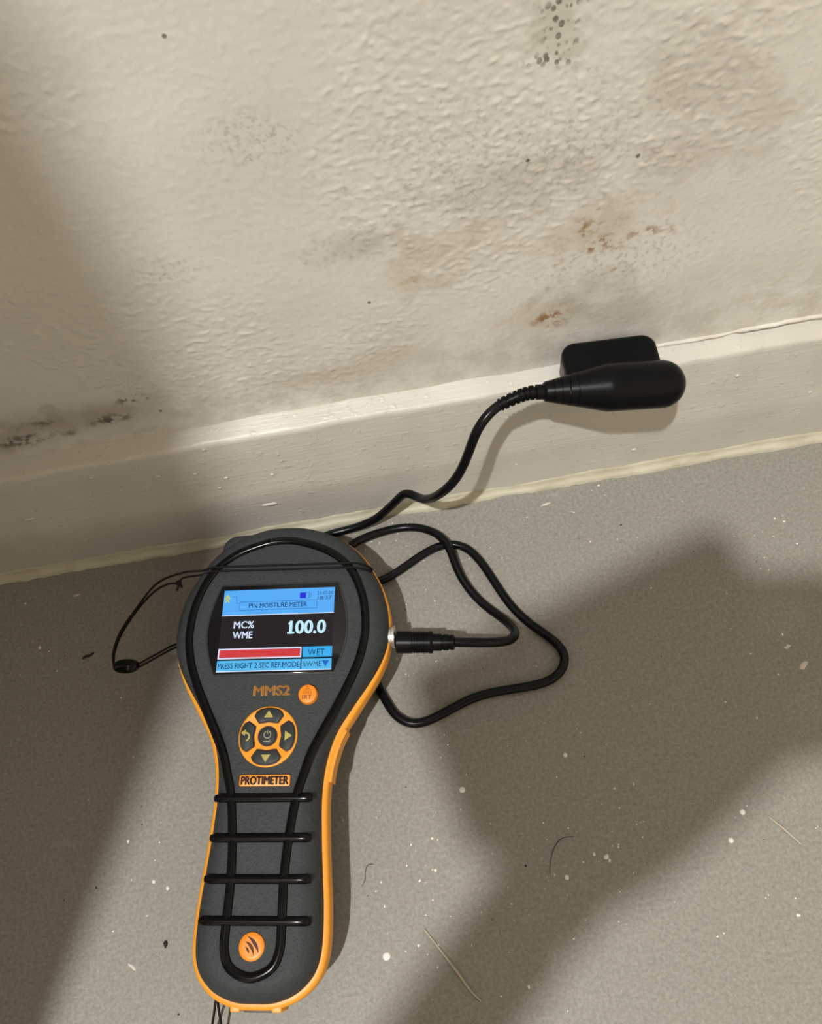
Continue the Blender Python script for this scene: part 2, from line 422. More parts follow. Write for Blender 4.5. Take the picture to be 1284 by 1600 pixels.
# skirting board: square edges, upper half leaned back to make the lower half shade darker, top edge eased
def skirting():
    prof = [(0.0,0.0),(0.0,0.012),(0.0,0.036),(0.0,0.0395),(0.00025,0.0430),(0.0009,0.0480),(0.0030,0.0670),(0.0047,0.0845),(0.0050,0.0860),(0.0057,0.0872),(0.0070,0.0877),(WYm-0.0008,0.0896),(WYm+0.0006,0.0902),(WYm+0.002,0.0903)]
    V, Fc = [], []; xs = [RX0+0.001]
    x = -0.34
    while x < 0.34: xs.append(x); x += 0.004
    xs.append(RX1-0.001); n = len(prof)
    for i, x in enumerate(xs):
        for j, (y, z) in enumerate(prof):
            k = 1.0 if 1 < j else 0.0
            dy = 0.00035*fbm(x, 0, z, 18)*k + (0.0004*fbm(x, 3, z, 60) if 6 < j < 12 else 0); dz = 0.0005*fbm(x, 7, 0, 22)*(1 if j > 6 else 0)
            if j >= 11: dz += 0.0011*fbm(x, 1, 0, 40)
            V.append((x, y-0.0+dy, z+dz))
    for i in range(len(xs)-1):
        for j in range(n-1):
            Fc.append((i*n+j, i*n+j+1, (i+1)*n+j+1, (i+1)*n+j))
    o = mk('baseboard_back', V, Fc, M_skirt, None, True, 40)
    return tag(o, 'cream painted skirting board along the foot of the stained wall', None, None, 'structure')
board = skirting()
# little lumps of paint caught on the skirting
for i, (x, z, r, st) in enumerate([(125,23.2,1.5,1.0),(169.6,76,1.4,1.0),(212.9,51.5,1.0,1.2),(-102,72.8,0.9,1.6),(-88.4,65,0.9,1.4),(-73.4,32.8,1.5,3.0),(-92.4,90.5,1.0,1.0),(-119.9,75.8,1.3,1.6),(141.7,81.3,1.1,1.3),(-191.5,58.5,1.6,2.2),(-93.9,57.2,1.0,1.0),(-66,61,0.8,1.4),(60,30,0.8,1.0),(-150,84,1.2,1.4)]):
    z *= 0.93; yy = 0.0 if z < 41 else (z-41)*0.00011
    bm = bmesh.new(); bmesh.ops.create_icosphere(bm, subdivisions=2, radius=1.0)
    for v in bm.verts:
        k = 1+0.3*noise.noise(v.co*1.7+Vector((i, 0, 0)))
        v.co = Vector((v.co.x*r*st*k, v.co.y*0.7*k, v.co.z*r*k*0.8))*0.001
    me = bpy.data.meshes.new('paint_lump'); bm.to_mesh(me); bm.free(); me.polygons.foreach_set('use_smooth', [True]*len(me.polygons)); me.materials.append(M_skirt)
    b = bpy.data.objects.new('paint_lump', me); b.location = (x*.001, yy, z*.001); link(b, board)

# sealant bead along the floor joint
def sealant():
    V, Fc, xs = [], [], []; x = -0.36
    xs = [RX0+0.002]
    while x < 0.36: xs.append(x); x += 0.003
    xs.append(RX1-0.002); n = 7
    for x in xs:
        wd = 0.0040+0.0016*fbm(x, 0, 0, 26)+0.0009*fbm(x, 5, 0, 120); ht = 0.0068+0.0026*fbm(x, 9, 0, 22)+0.0011*fbm(x, 4, 0, 110)
        for j in range(n):
            a = j/(n-1)*PI/2
            k = 0.66+0.34*abs(math.cos(2*a))**1.2
            V.append((x, 0.0012-(wd+0.0012)*math.cos(a)*k, -0.0004+(ht+0.0004)*math.sin(a)*k))
    for i in range(len(xs)-1):
        for j in range(n-1): Fc.append((i*n+j, i*n+j+1, (i+1)*n+j+1, (i+1)*n+j))
    return tag(mk('trim_1', V, Fc, M_seal, None, True), 'yellowed cream sealant bead between skirting board and floor', None, None, 'structure')
sealant()
# lifted lip of paint where the wall has cracked away from the skirting
def lip():
    P = mmv([(121,WY-0.2,90.6),(132,WY-0.2,91.0),(146,WY-0.5,91.2),(162,WY-0.2,91.2),(172,WY-0.7,92.6),(183,WY-0.9,92.6),(196,WY-0.5,93.0),(209,WY-0.8,92.8),(223,WY-0.6,93.2),(254,WY-0.4,92.8)])
    P = catmull(P, 8)
    for i, p in enumerate(P): p.z += 0.0004*fbm(p.x, 2, 0, 160); p.y += 0.0003*fbm(p.x, 8, 0, 130)
    V, Fc = sweep(P, lambda f: 0.0011*(0.35+0.65*math.sin(PI*min(1, f*2.2+0.05))) if f < 0.4 else 0.0011, 8, False, 0.7)
    o = mk('paint_lip', V, Fc, M_wall, bpy.data.objects['wall_back'])
lip()

# ------------------------------------------------------------------ things out of frame that shade the place
def ceiling_lamp():
    r = empty('ceiling_lamp', (LAMP.x, LAMP.y, RZ)); tag(r, 'small white ceiling downlight shining on the wall foot', 'lamp')
    V, Fc = lathe_axis(Vector((0,0,0)), Vector((0,0,-1)), [(0.0,0.05),(0.012,0.05),(0.022,0.035),(0.030,0.018),(0.056,0.018),(0.058,0.014)], 24, Vector((1,0,0)))
    mk('holder', V, Fc, M_ceil, r, True, 40)
    lo.parent = r; lo.location = (0, 0, LAMP.z-RZ)
ceiling_lamp()

def added_door_leaf():  # added stand-in for whatever throws the left shadow, leaned to fit its edge
    m = grainy('door_paint', (0.74, 0.69, 0.62, 1), 0.5, 200, 0.1, 0.0005, 0.04)
    root = empty('added_door_1', (-0.280, -0.385, 0.004)); tag(root, 'added door leaf out of frame that casts the left shadow', None, None, 'structure')
    lean = math.radians(1.2)
    def bx(nm, x0, x1, y0, y1, z0, z1):
        V = [(x, y, z) for z in (z0, z1) for (x, y) in ((x0,y0),(x1,y0),(x1,y1),(x0,y1))]
        return mk(nm, V, [(0,1,2,3),(7,6,5,4),(0,4,5,1),(1,5,6,2),(2,6,7,3),(3,7,4,0)], m, root, False)
    Wd, Hd = 0.76, 1.98
    bx('stile', -0.10, 0, -0.035, 0, 0, Hd); bx('stile', -Wd, -Wd+0.10, -0.035, 0, 0, Hd)
    for z0, z1 in ((0, 0.2), (0.95, 1.12), (Hd-0.11, Hd)): bx('rail', -Wd+0.10, -0.10, -0.035, 0, z0, z1)
    for z0, z1 in ((0.2, 0.95), (1.12, Hd-0.11)): bx('door_panel', -Wd+0.10, -0.10, -0.025, -0.010, z0, z1)
    V, Fc = sweep(catmull([Vector((-0.05, 0, 1.0)), Vector((-0.05, 0.05, 1.0)), Vector((-0.06, 0.055, 1.0)), Vector((-0.16, 0.055, 1.0))], 5), 0.008, 10)
    mk('handle', V, Fc, M_metal, root)
    root.rotation_euler = (0, lean, 0)
added_door_leaf()

def skin_mesh(name, verts, edges, radii, mat, parent=None, root=0, sub=2):
    me = bpy.data.meshes.new(name); me.from_pydata([tuple(v) for v in verts], edges, []); 
    o = bpy.data.objects.new(name, me); COL.objects.link(o)
    md = o.modifiers.new('skin', 'SKIN'); md.use_smooth_shade = True; md.branch_smoothing = 0.3
    sv = me.skin_vertices[0].data
    for i, r in enumerate(radii): sv[i].radius = (r, r) if not isinstance(r, tuple) else r
    sv[root].use_root = True
    s = o.modifiers.new('sub', 'SUBSURF'); s.levels = sub; s.render_levels = sub
    dg = bpy.context.evaluated_depsgraph_get(); dg.update()
    m2 = bpy.data.meshes.new_from_object(o.evaluated_get(dg)); bpy.data.objects.remove(o)
    m2.polygons.foreach_set('use_smooth', [True]*len(m2.polygons)); m2.materials.clear(); m2.materials.append(mat); m2.name = name
    return link(bpy.data.objects.new(name, m2), parent)

def photographer():  # unseen; posed and raised so hands and phone throw the right-hand floor shadow
    m_skin = grainy('skin', (0.55, 0.34, 0.25, 1), 0.5, 300, 0.05); m_jacket = grainy('pale_grey_fleece', (0.50, 0.48, 0.45, 1), 0.9, 800, 0.4, 0.0005)
    m_trouser = grainy('stone_trousers', (0.35, 0.31, 0.25, 1), 0.9, 900, 0.3); m_hair_ = grainy('brown_hair', (0.05, 0.03, 0.02, 1), 0.6, 700, 0.3)
    off = Vector((-0.13, -1.12, 0))
    root = empty('person', off); tag(root, 'unseen kneeling person in pale grey fleece, posed to cast the hand shadow', 'person')
    V, E, Rr = [], [], []
    def v(x, y, z, r, link_to=None):
        V.append(Vector((x, y, z))-off); Rr.append(r); i = len(V)-1
        if link_to is not None: E.append((link_to, i))
        return i
    pel = v(-0.12,-1.15,0.55,0.14); sp = v(-0.13,-1.09,0.78,0.135,pel); ch = v(-0.14,-0.98,1.02,0.15,sp); nb = v(-0.15,-0.88,1.24,0.07,ch); nk = v(-0.155,-0.83,1.31,0.055,nb)
    hd = v(-0.16,-0.785,1.42,0.085,nk); ht = v(-0.16,-0.775,1.52,0.07,hd)
    # left arm: the hand lies flat beneath the phone, fingers together, thumb up against its lower edge
    sh = v(-0.33,-0.90,1.17,0.062,ch); el = v(-0.30,-0.72,0.90,0.044,sh); fa = v(-0.240,-0.590,0.79,0.034,el); wr = v(-0.170,-0.478,0.707,0.019,fa)
    pa = v(-0.131,-0.435,0.698,(0.020,0.012),wr); kn = v(-0.098,-0.418,0.696,(0.018,0.010),pa)
    d = Vector((0.886,0.463,0)); q = Vector((-0.463,0.886,0))
    for k, L in zip((-1.5,-0.5,0.5,1.5), (0.070,0.081,0.086,0.078)):
        b = Vector((-0.098,-0.4205,0.694))+q*(k*0.0081)
        a = v(*(b+d*0.010),0.0070,kn); c = v(*(b+d*(L*0.5)+Vector((0,0,0.007))),0.0069,a); v(*(b+d*L+Vector((0,0,0.015))),0.0066,c)
    th = v(-0.117,-0.413,0.700,0.010,pa); t2 = v(-0.106,-0.400,0.701,0.0095,th); v(-0.096,-0.387,0.706,0.0083,t2)
    # right arm: the hand grips the short end
    sh = v(0.04,-0.88,1.17,0.062,ch); el = v(0.17,-0.66,0.93,0.044,sh); fa = v(0.110,-0.520,0.83,0.036,el); wr = v(0.044,-0.392,0.740,0.021,fa)
    pa = v(0.009,-0.384,0.738,(0.023,0.015),wr); kn = v(-0.011,-0.374,0.735,(0.023,0.013),pa)
    for k in range(4):
        b = Vector((-0.009-0.003*k,-0.3595-0.014*k,0.727-0.0074*k))
        a = v(*b,0.0078,kn); c = v(b.x-0.016,b.y+0.003,b.z-0.003,0.0074,a); v(b.x-0.030,b.y+0.006,b.z-0.002,0.0066,c)
    th = v(-0.001,-0.403,0.748,0.0105,pa); t2 = v(-0.017,-0.389,0.753,0.009,th); v(-0.035,-0.379,0.755,0.0075,t2)
    for s in (-1, 1):
        hp = v(-0.12+s*0.10,-1.15,0.48,0.10,pel); kn = v(-0.12+s*0.14,-1.00,0.075,0.066,hp); an = v(-0.12+s*0.13,-1.36,0.062,0.05,kn); v(-0.12+s*0.13,-1.44,0.045,0.04,an)
    body = skin_mesh('body', V, E, Rr, m_skin, root)
    # clothing by region: sleeves and fleece above the hips, trousers below
    body.data.materials.append(m_jacket); body.data.materials.append(m_trouser); body.data.materials.append(m_hair_)
    for pol in body.data.polygons:
        c = pol.center+off
        hand = c.y > -0.495 and c.z > 0.6
        if hand: pol.material_index = 0
        elif c.z > 1.48 or (c.z > 1.37 and c.y < -0.80): pol.material_index = 3
        elif c.z > 1.29: pol.material_index = 0
        elif c.z < 0.60: pol.material_index = 2
        else: pol.material_index = 1
    # face
    def blob(nm, x, y, z, rx, ry, rz, mt):
        bm = bmesh.new(); bmesh.ops.create_uvsphere(bm, u_segments=14, v_segments=10, radius=1.0)
        for q in bm.verts: q.co = Vector((x+q.co.x*rx, y+q.co.y*ry, z+q.co.z*rz))-off
        me = bpy.data.meshes.new(nm); bm.to_mesh(me); bm.free(); me.materials.append(mt); me.polygons.foreach_set('use_smooth', [True]*len(me.polygons)); return link(bpy.data.objects.new(nm, me), root)
    for s in (-1, 1):
        blob('eye', -0.16+s*0.032, -0.703, 1.44, 0.013, 0.010, 0.008, M_white); blob('ear', -0.16+s*0.086, -0.78, 1.43, 0.010, 0.022, 0.032, m_skin)
    blob('nose', -0.16, -0.696, 1.41, 0.014, 0.020, 0.022, m_skin); blob('mouth', -0.16, -0.708, 1.375, 0.024, 0.008, 0.006, grainy('lips', (0.4,0.16,0.13,1), 0.5, 300, 0.05))
photographer()

def smartphone():
    r = empty('smartphone'); tag(r, 'unseen dark smartphone set to cast the upper part of the hand shadow', 'phone')
    a = math.radians(26); e1 = EX*math.cos(a)+EY*math.sin(a); e2 = EY*math.cos(a)-EX*math.sin(a); n = -F_
    c = Vector((-0.1620, -0.3700, 0.7425)); k = 0.82           # its upper left corner; scaled down to keep the size of its shadow
    r.matrix_world = Matrix(((e1.x, e2.x, n.x, c.x), (e1.y, e2.y, n.y, c.y), (e1.z, e2.z, n.z, c.z), (0, 0, 0, 1)))
    r.scale = (k, k, k)
    plate('body', rrect(75, -39, 75, 39, 9), 0, 8, M_probe, r, 1.2)
    plate('display', rrect(75, -39, 72, 36, 7), 8, 8.2, M_glass, r)
smartphone()

# ------------------------------------------------------------------ the moisture meter
AZ, TI, RO = math.radians(9.12), math.radians(2.0), math.radians(1.8)
yh = Vector((math.sin(AZ), math.cos(AZ), 0)); xh = Vector((math.cos(AZ), -math.sin(AZ), 0)); zh = Vector((0,0,1))
yl = math.cos(TI)*yh+math.sin(TI)*zh; zl0 = xh.cross(yl); xl = math.cos(RO)*xh+math.sin(RO)*zl0; zl = xl.cross(yl)
MO = Vector((-0.09552, -0.23121, 0.0006))
def meter():
    root = empty('moisture_meter'); tag(root, 'grey and orange handheld moisture meter with lit blue screen lying on the floor', 'meter')
    root.matrix_world = Matrix(((xl.x, yl.x, zl.x, MO.x), (xl.y, yl.y, zl.y, MO.y), (xl.z, yl.z, zl.z, MO.z), (0,0,0,1)))
    half = [(0,1.5),(9,2.0),(18,5.4),(24.6,11.2),(28.0,18),(29.2,27),(28.9,40),(27.8,53),(26.7,67),(26.0,82),(26.8,94),(28.8,103),(31.7,110.5),(38.0,121),(45.4,133),(49.8,142),(52.2,150),(52.9,158),(52.2,168),(49.5,178.5),(45.5,187),(39.5,196.5),(32,204),(22,210),(10,213.8),(0,214.6)]
    loop = [Vector((x, y, 0)) for x, y in half] + [Vector((-x, y, 0)) for x, y in reversed(half[1:-1])]
    outline = [(p.x, p.y) for p in catmull(loop, 5, True)]
    def ring(d, z): return [Vector((x, y, z))*0.001 for x, y in inset2(outline, d)]
    def sstep(a, b, x): t = max(0, min(1, (x-a)/(b-a))); return t*t*(3-2*t)
    def lip_ring(d, z):         # the grey cover sits further in along the handle, so the band shows as a lip there
        a = inset2(outline, d); b = inset2(outline, d+1.7)
        out = []
        for (x0, y0), (x1, y1) in zip(a, b):
            k = 1-sstep(112, 160, y0); out.append(Vector((x0+(x1-x0)*k, y0+(y1-y0)*k, z))*0.001)
        return out
    # shells
    mk('back_shell', *stack([ring(13, 0.0), ring(9, 0.9), ring(5.5, 3.6), ring(3.0, 8.5), ring(1.8, 15), ring(1.5, 20.0), ring(2.6, 20.4)]), M_back, root, True, 50)
    mk('orange_band', *stack([ring(3.0, 19.8), ring(1.2, 20.0), ring(0.3, 20.5), ring(0.0, 21.6), ring(0.0, 27.9), ring(0.35, 28.8), ring(0.9, 29.3), ring(1.6, 29.5), ring(3.6, 29.5)]), M_orange, root, True, 50)
    mk('front_shell', *stack([lip_ring(3.2, 28.0), lip_ring(0.9, 28.4), lip_ring(0.75, 30.0), lip_ring(1.1, 32.0), lip_ring(2.0, 34.6), lip_ring(3.6, 37.2), lip_ring(5.8, 39.0), lip_ring(8.2, 39.8), lip_ring(9.6, 40.0)]), M_grey, root, True, 60)
    # raised latch steps in the orange band
    def on_band(i0, i1, out, z0, z1, nm, mat):
        seg = outline[i0:i1]; n = len(seg)
        o_ = inset2(outline, -out)[i0:i1]; i_ = inset2(outline, 1.5)[i0:i1]
        V = [Vector((x, y, z))*0.001 for z in (z0, z1) for x, y in o_+list(reversed(i_))]; m_ = 2*n
        Fc = [tuple(range(m_)), tuple(range(m_, 2*m_))]+[(k, (k+1)%m_, m_+(k+1)%m_, m_+k) for k in range(m_)]
        return mk(nm, V, Fc, mat, root, False)
    on_band(48, 62, 1.0, 20.6, 28.9, 'side_catch', M_orange)
    N = len(outline)
    # bottom socket cover between two orange lugs
    plate('socket_cover', rrect(0.3, 2.6, 6.4, 2.2, 0.6), 14.5, 24.0, M_back, root, 0.3)
    for s in (-1, 1): plate('lug', rrect(0.3+s*8.6, 3.2, 2.1, 2.3, 0.7), 17, 29.0, M_orange, root, 0.5)
    # black moulded loop and cross bars
    th = [(0,203.2),(10,201.8),(24,196.2),(34.4,186.8),(40.6,172.8),(42.4,158.5),(41.3,148),(38.2,137.5),(31,122),(20.8,102.5),(17.2,92),(14.5,82.4),(12.2,65.4),(11.3,49.3),(11.6,33.7),(11.4,23.4),(8.2,17),(0,13.9)]
    pts = [Vector((x, y, 40.0))*0.001 for x, y in th] + [Vector((-x, y, 40.0))*0.001 for x, y in reversed(th[1:-1])]
    def lower(p):       # the face falls away towards the rim
        return p
    V, Fc = sweep(catmull(pts, 8, True), 0.0020, 12, True, 0.72, Vector((0,0,1)))
    mk('rubber_loop', V, Fc, M_blackgloss, root)
    for y, wd in ((81.8, 21.6), (65.7, 21.8), (49.7, 22.6), (34.1, 23.3)):
        path = []
        for k in range(25):
            x = -wd+2*wd*k/24; dr = max(0, abs(x)-17.0)
            path.append(Vector((x, y, 40.25-0.030*dr*dr))*0.001)
        V, Fc = sweep(path, lambda f: 0.0019 if 0.03 < f < 0.97 else 0.0015, 12, False, 0.72, Vector((0,0,1)))
        mk('grip_bar', V, Fc, M_blackgloss, root)
    # window: straight top and bottom, bowed sides
    def bow(s, x0, x1, y0, y1, k=9):
        return [(s*(x0+(x1-x0)*t+5.4*math.sin(PI*t)*(1-0.15*t)), y0+(y1-y0)*t) for t in [i/k for i in range(k+1)]]
    win = bow(1, 28.3, 28.6, 136.4, 179.8) + list(reversed(bow(-1, 28.3, 28.6, 136.4, 179.8)))
    plate('window_frame', inset2(win, -0.9), 39.2, 40.35, M_key, root, 0.35)
    scr = plate('screen', win, 39.6, 40.45, M_glass, root, 0.15)
    # screen picture: flat coloured fields, lines and lettering that give off light
    SX0, SX1, SY0, SY1 = -27.2, 27.2, 137.4, 177.6
    SZ = 40.47
    def U(u): return SX0+(SX1-SX0)*u
    def Y(v): return SY1+(SY0-SY1)*v
    e_head = emit('screen_header_blue', lin(88, 176, 252), 0.95); e_cell = emit('screen_cell_blue', lin(84, 190, 246), 0.95); e_wet = emit('screen_cyan', lin(58, 176, 240), 0.95)
    e_white = emit('screen_white', lin(214, 226, 250), 1.0); e_red = emit('screen_red', lin(214, 62, 66), 0.95); e_dark = emit('screen_dark', lin(34, 29, 33), 0.8)
    e_num = emit('screen_number', lin(196, 236, 250), 1.0); e_navy = emit('screen_navy', lin(38, 74, 132), 0.7); e_line = emit('screen_line', lin(50, 110, 190), 0.8)
    e_fill = emit('screen_battery', lin(32, 44, 214), 1.0); e_yel = emit('screen_yellow', lin(205, 208, 70), 1.0); e_dk = emit('screen_black', lin(10, 12, 22), 0.5); e_tri = emit('screen_triangle', lin(34, 108, 206), 0.9)
    lev = {'a': 0.0, 'b': 0.04, 'c': 0.08, 'd': 0.12}
    def field(nm, u0, v0, u1, v1, mat, L='a'):
        z = SZ+lev[L]
        return plate(nm, [(U(u0), Y(v1)), (U(u1), Y(v1)), (U(u1), Y(v0)), (U(u0), Y(v0))], z-0.03, z, mat, scr)
    def strokes(nm, lines, wd, mat, L='b'):
        V, Fc = [], []
        for pl in lines:
            for (a, b) in zip(pl[:-1], pl[1:]):
                A = Vector((U(a[0]), Y(a[1]), 0)); B = Vector((U(b[0]), Y(b[1]), 0)); d = (B-A).normalized(); q = Vector((-d.y, d.x, 0))*(wd/2); A -= d*(wd/2); B += d*(wd/2)
                i = len(V); z = SZ+lev[L]
                for zz in (z-0.02, z):
                    for p in (A-q, B-q, B+q, A+q): V.append(Vector((p.x, p.y, zz))*0.001)
                Fc += [(i,i+1,i+2,i+3),(i+4,i+5,i+6,i+7),(i,i+1,i+5,i+4),(i+1,i+2,i+6,i+5),(i+2,i+3,i+7,i+6),(i+3,i,i+4,i+7)]
        return mk(nm, V, Fc, mat, scr, False)
    def tri(nm, pts, mat, L='b', wd=0):
        z = SZ+lev[L]; return plate(nm, [(U(a), Y(b)) for a, b in pts], z-0.03, z, mat, scr)
    def txt(nm, s, u0, v0, u1, v1, mat, bold=0.0, L='b', shear=0.0): return words(nm, s, U(u0), Y(v1), U(u1), Y(v0), SZ+lev[L]-0.03, mat, scr, bold, 0.03, 0, shear)
    field('header_field', 0, 0, 1, 0.322, e_head); field('header_rule', 0, 0.312, 1, 0.322, e_white, 'b'); field('reading_field', 0, 0.326, 1, 0.716, e_dark)
    field('bar_border', 0, 0.722, 0.735, 0.848, e_white); field('bar_fill', 0.012, 0.738, 0.724, 0.832, e_red, 'b')
    field('wet_cell', 0.747, 0.722, 1, 0.846, e_wet); field('hint_cell', 0, 0.866, 0.732, 1, e_cell); field('unit_cell', 0.741, 0.866, 1, 1, e_cell)
    field('hint_rule', 0, 0.988, 1, 1, e_white, 'b')
    strokes('title_box', [[(0.152,0.152),(0.846,0.152),(0.846,0.254),(0.152,0.254),(0.152,0.152)], [(0.085,0.078),(0.118,0.078),(0.122,0.165),(0.152,0.165)]], 0.22, e_line)
    txt('title_text', 'PIN MOISTURE METER', 0.236, 0.172, 0.758, 0.230, e_navy, 0.015)
    txt('date_text', '23-07-00', 0.845, 0.048, 0.985, 0.088, e_navy, 0.0); txt('time_text', '18:37', 0.850, 0.104, 0.975, 0.152, e_navy, 0.0)
    field('battery_fill', 0.690, 0.056, 0.745, 0.128, e_fill, 'b')
    strokes('battery_case', [[(0.745,0.056),(0.775,0.056),(0.775,0.128),(0.745,0.128)], [(0.775,0.076),(0.793,0.076),(0.793,0.108),(0.775,0.108)]], 0.22, e_line)
    z = SZ+0.04
    plate('home_icon', [(U(0.004),Y(0.112)),(U(0.020),Y(0.112)),(U(0.034),Y(0.078)),(U(0.048),Y(0.112)),(U(0.064),Y(0.112)),(U(0.034),Y(0.045))], z-0.03, z, e_yel, scr)
    plate('home_icon', [(U(0.010),Y(0.150)),(U(0.024),Y(0.150)),(U(0.034),Y(0.128)),(U(0.044),Y(0.150)),(U(0.058),Y(0.150)),(U(0.034),Y(0.098))], z+0.01, z+0.04, e_yel, scr)
    txt('mode_text', 'MC%', 0.117, 0.392, 0.297, 0.478, e_white, 0.03); txt('mode_text', 'WME', 0.115, 0.520, 0.290, 0.602, e_white, 0.03)
    txt('reading_text', '100.0', 0.620, 0.405, 0.932, 0.562, e_num, 0.05)
    field('reading_serif', 0.598, 0.541, 0.662, 0.562, e_num, 'c'); tri('reading_flag', [(0.603,0.432),(0.628,0.405),(0.632,0.432),(0.606,0.452)], e_num, 'c')
    txt('wet_text', 'WET', 0.792, 0.752, 0.938, 0.826, e_navy, 0.0)
    txt('hint_text', 'PRESS RIGHT 2 SEC REF.MODE', 0.012, 0.896, 0.724, 0.960, e_navy, 0.015); txt('unit_text', '%WME', 0.748, 0.894, 0.912, 0.958, e_navy, 0.0)
    tri('down_icon', [(0.918,0.888),(0.948,0.962),(0.980,0.888)], e_tri)
    # model name, round trigger button
    words('model_text', 'MMS2', -8.4, 126.2, 8.4, 130.6, 39.98, M_mms, root, 0.045, 0.25)
    def knob(nm, cx, cy, prof, mat, parent=root, n=36):
        V, Fc = lathe_axis(Vector((cx, cy, 0))*0.001, Vector((0,0,1)), [(z*0.001, r*0.001) for z, r in prof], n, Vector((0,1,0)))
        return mk(nm, V, Fc, mat, parent, True, 40)
    tb = knob('trigger_button', 17.2, 126.1, [(39.5,4.5),(41.6,4.4),(42.3,4.0),(42.55,3.0)], M_orange2)
    words('button_text', 'IRT', 15.0, 123.6, 19.4, 125.5, 42.5, M_maroon, tb, 0.0, 0.12)
    def ringline(nm, segs, wd, z, mat, parent):
        V, Fc = [], []
        for pl, closed in segs:
            P = [Vector((x, y, z))*0.001 for x, y in pl]
            v2, f2 = sweep(P, wd*0.0005, 6, closed, 0.4, Vector((0,0,1))); b = len(V); V += v2; Fc += [tuple(i+b for i in f) for f in f2]
        return mk(nm, V, Fc, mat, parent)
    ringline('button_icon', [([(15.2,126.2),(17.2,129.6),(19.2,126.2)], True), ([(16.3,126.8),(17.2,128.2),(18.1,126.8)], True)], 0.30, 42.55, M_maroon, tb)
    # navigation pad
    CX, CY, RR = 0.0, 107.8, 13.4
    pad = knob('navigation_pad', CX, CY, [(39.4,RR),(40.6,RR),(41.0,RR-0.35),(41.1,RR-0.8),(40.95,RR-1.3)], M_orange)
    def sector(a0, a1, r0, r1, k=9, rc=0.9):
        """rounded ring segment"""
        out = []
        for i in range(k+1):
            a = math.radians(a0+(a1-a0)*i/k); e = abs(2*i/k-1); rr = r1-1.1*max(0, e-0.72)/0.28
            out.append((CX+rr*math.cos(a), CY+rr*math.sin(a)))
        for i in range(k+1):
            a = math.radians(a1+(a0-a1)*i/k); e = abs(2*i/k-1); rr = r0+0.6*max(0, e-0.6)/0.4
            out.append((CX+rr*math.cos(a), CY+rr*math.sin(a)))
        return out
    keys = {}
    for nm, mid in (('right', 0), ('up', 90), ('back', 180), ('down', 270)):
        po = sector(mid-35, mid+35, 6.6, 12.2)
        # straight sides: pinch the inner edge so the spokes stay the same width
        plate('key_seat', inset2(po, -0.55), 40.6, 41.12, M_maroon, root, 0.05)
        keys[nm] = plate('arrow_key', po, 40.8, 41.9, M_key, root, 0.35)
    hubs = knob('key_seat', CX, CY, [(40.6,4.55),(41.12,4.5),(41.13,4.3)], M_maroon)
    hub = knob('power_key', CX, CY, [(40.8,3.9),(41.7,3.85),(42.0,3.5),(42.05,2.6)], M_key)
    def icon(pts, par, mat=M_print, z=41.88): return plate('icon', [(CX+x, CY+y) for x, y in pts], z, z+0.10, mat, par)
    icon([(-2.1,8.1),(2.1,8.1),(0,11.3)], keys['up']); icon([(-2.1,-8.1),(0,-11.3),(2.1,-8.1)], keys['down'], M_print); icon([(8.0,-2.1),(11.2,0),(8.0,2.1)], keys['right'])
    cur = [(-9.9+1.75*math.cos(a), -0.2+1.75*math.sin(a)) for a in [math.radians(118-k*18) for k in range(12)]]
    ringline('icon', [([(CX+x, CY+y) for x, y in cur], False)], 0.95, 41.95, M_print, keys['back'])
    icon([(-12.0,1.5),(-10.2,0.1),(-9.9,3.0)], keys['back'])
    arc = [(CX+0.1+1.55*math.cos(a), CY+0.5+1.55*math.sin(a)) for a in [math.radians(115+k*20.6) for k in range(16)]]
    ringline('icon', [(arc, False), ([(CX+0.1,CY+2.5),(CX+0.1,CY+0.8)], False), ([(CX+1.3,CY-1.5),(CX+1.3,CY-2.4),(CX-1.5,CY-2.4)], False)], 0.38, 42.08, M_printl, hub)
    # maker's plate
    mp = plate('name_plate', rrect(0, 89.0, 11.3, 2.35, 0.8), 39.6, 40.5, M_orange, root, 0.2)
    plate('plate_edge', rrect(0, 89.0, 11.75, 2.75, 1.0), 39.5, 40.12, M_maroon, mp, 0.05)
    words('name_text', 'PROTIMETER', -10.4, 87.3, 10.5, 90.7, 40.48, M_maroon, mp, 0.075, 0.10)
    # round wave badge near the foot
    bd = knob('wave_badge', 0.0, 24.8, [(39.5,5.3),(40.6,5.25),(40.95,4.8),(41.0,3.5)], M_orange2)
    for r0, w_ in ((1.9, 1.0), (3.8, 1.35), (5.7, 1.5)):
        cx, cy = -2.6, 22.9
        a0, a1 = (-18, 92) if r0 < 5 else (-6, 84)
        o_ = [(cx+(r0)*math.cos(math.radians(a0+(a1-a0)*k/10)), cy+(r0)*math.sin(math.radians(a0+(a1-a0)*k/10))) for k in range(11)]
        i_ = [(cx+0.05+(r0-w_*math.sin(PI*k/10)*0.9-0.05)*math.cos(math.radians(a0+(a1-a0)*k/10)), cy+(r0-w_*math.sin(PI*k/10)*0.9-0.05)*math.sin(math.radians(a0+(a1-a0)*k/10))) for k in range(11)]
        plate('wave', o_+list(reversed(i_)), 40.95, 41.08, M_maroon, bd)
    # rubber cap over the pins at the head, with its little pull tab
    def cap_ring(d, z):
        return [Vector((-20.5+x*math.cos(0.06)-y*math.sin(0.06), 201.8+x*math.sin(0.06)+y*math.cos(0.06), z))*0.001 for x, y in inset2(rrect(0, 0, 13.0, 8.6, 8.0, 8), d)]
    cp = mk('sensor_cap', *stack([cap_ring(1.0, 15.5), cap_ring(0.0, 17.5), cap_ring(0.0, 31), cap_ring(0.7, 33.8), cap_ring(2.2, 35.6), cap_ring(4.2, 36.2)]), M_grey, root, True, 60)
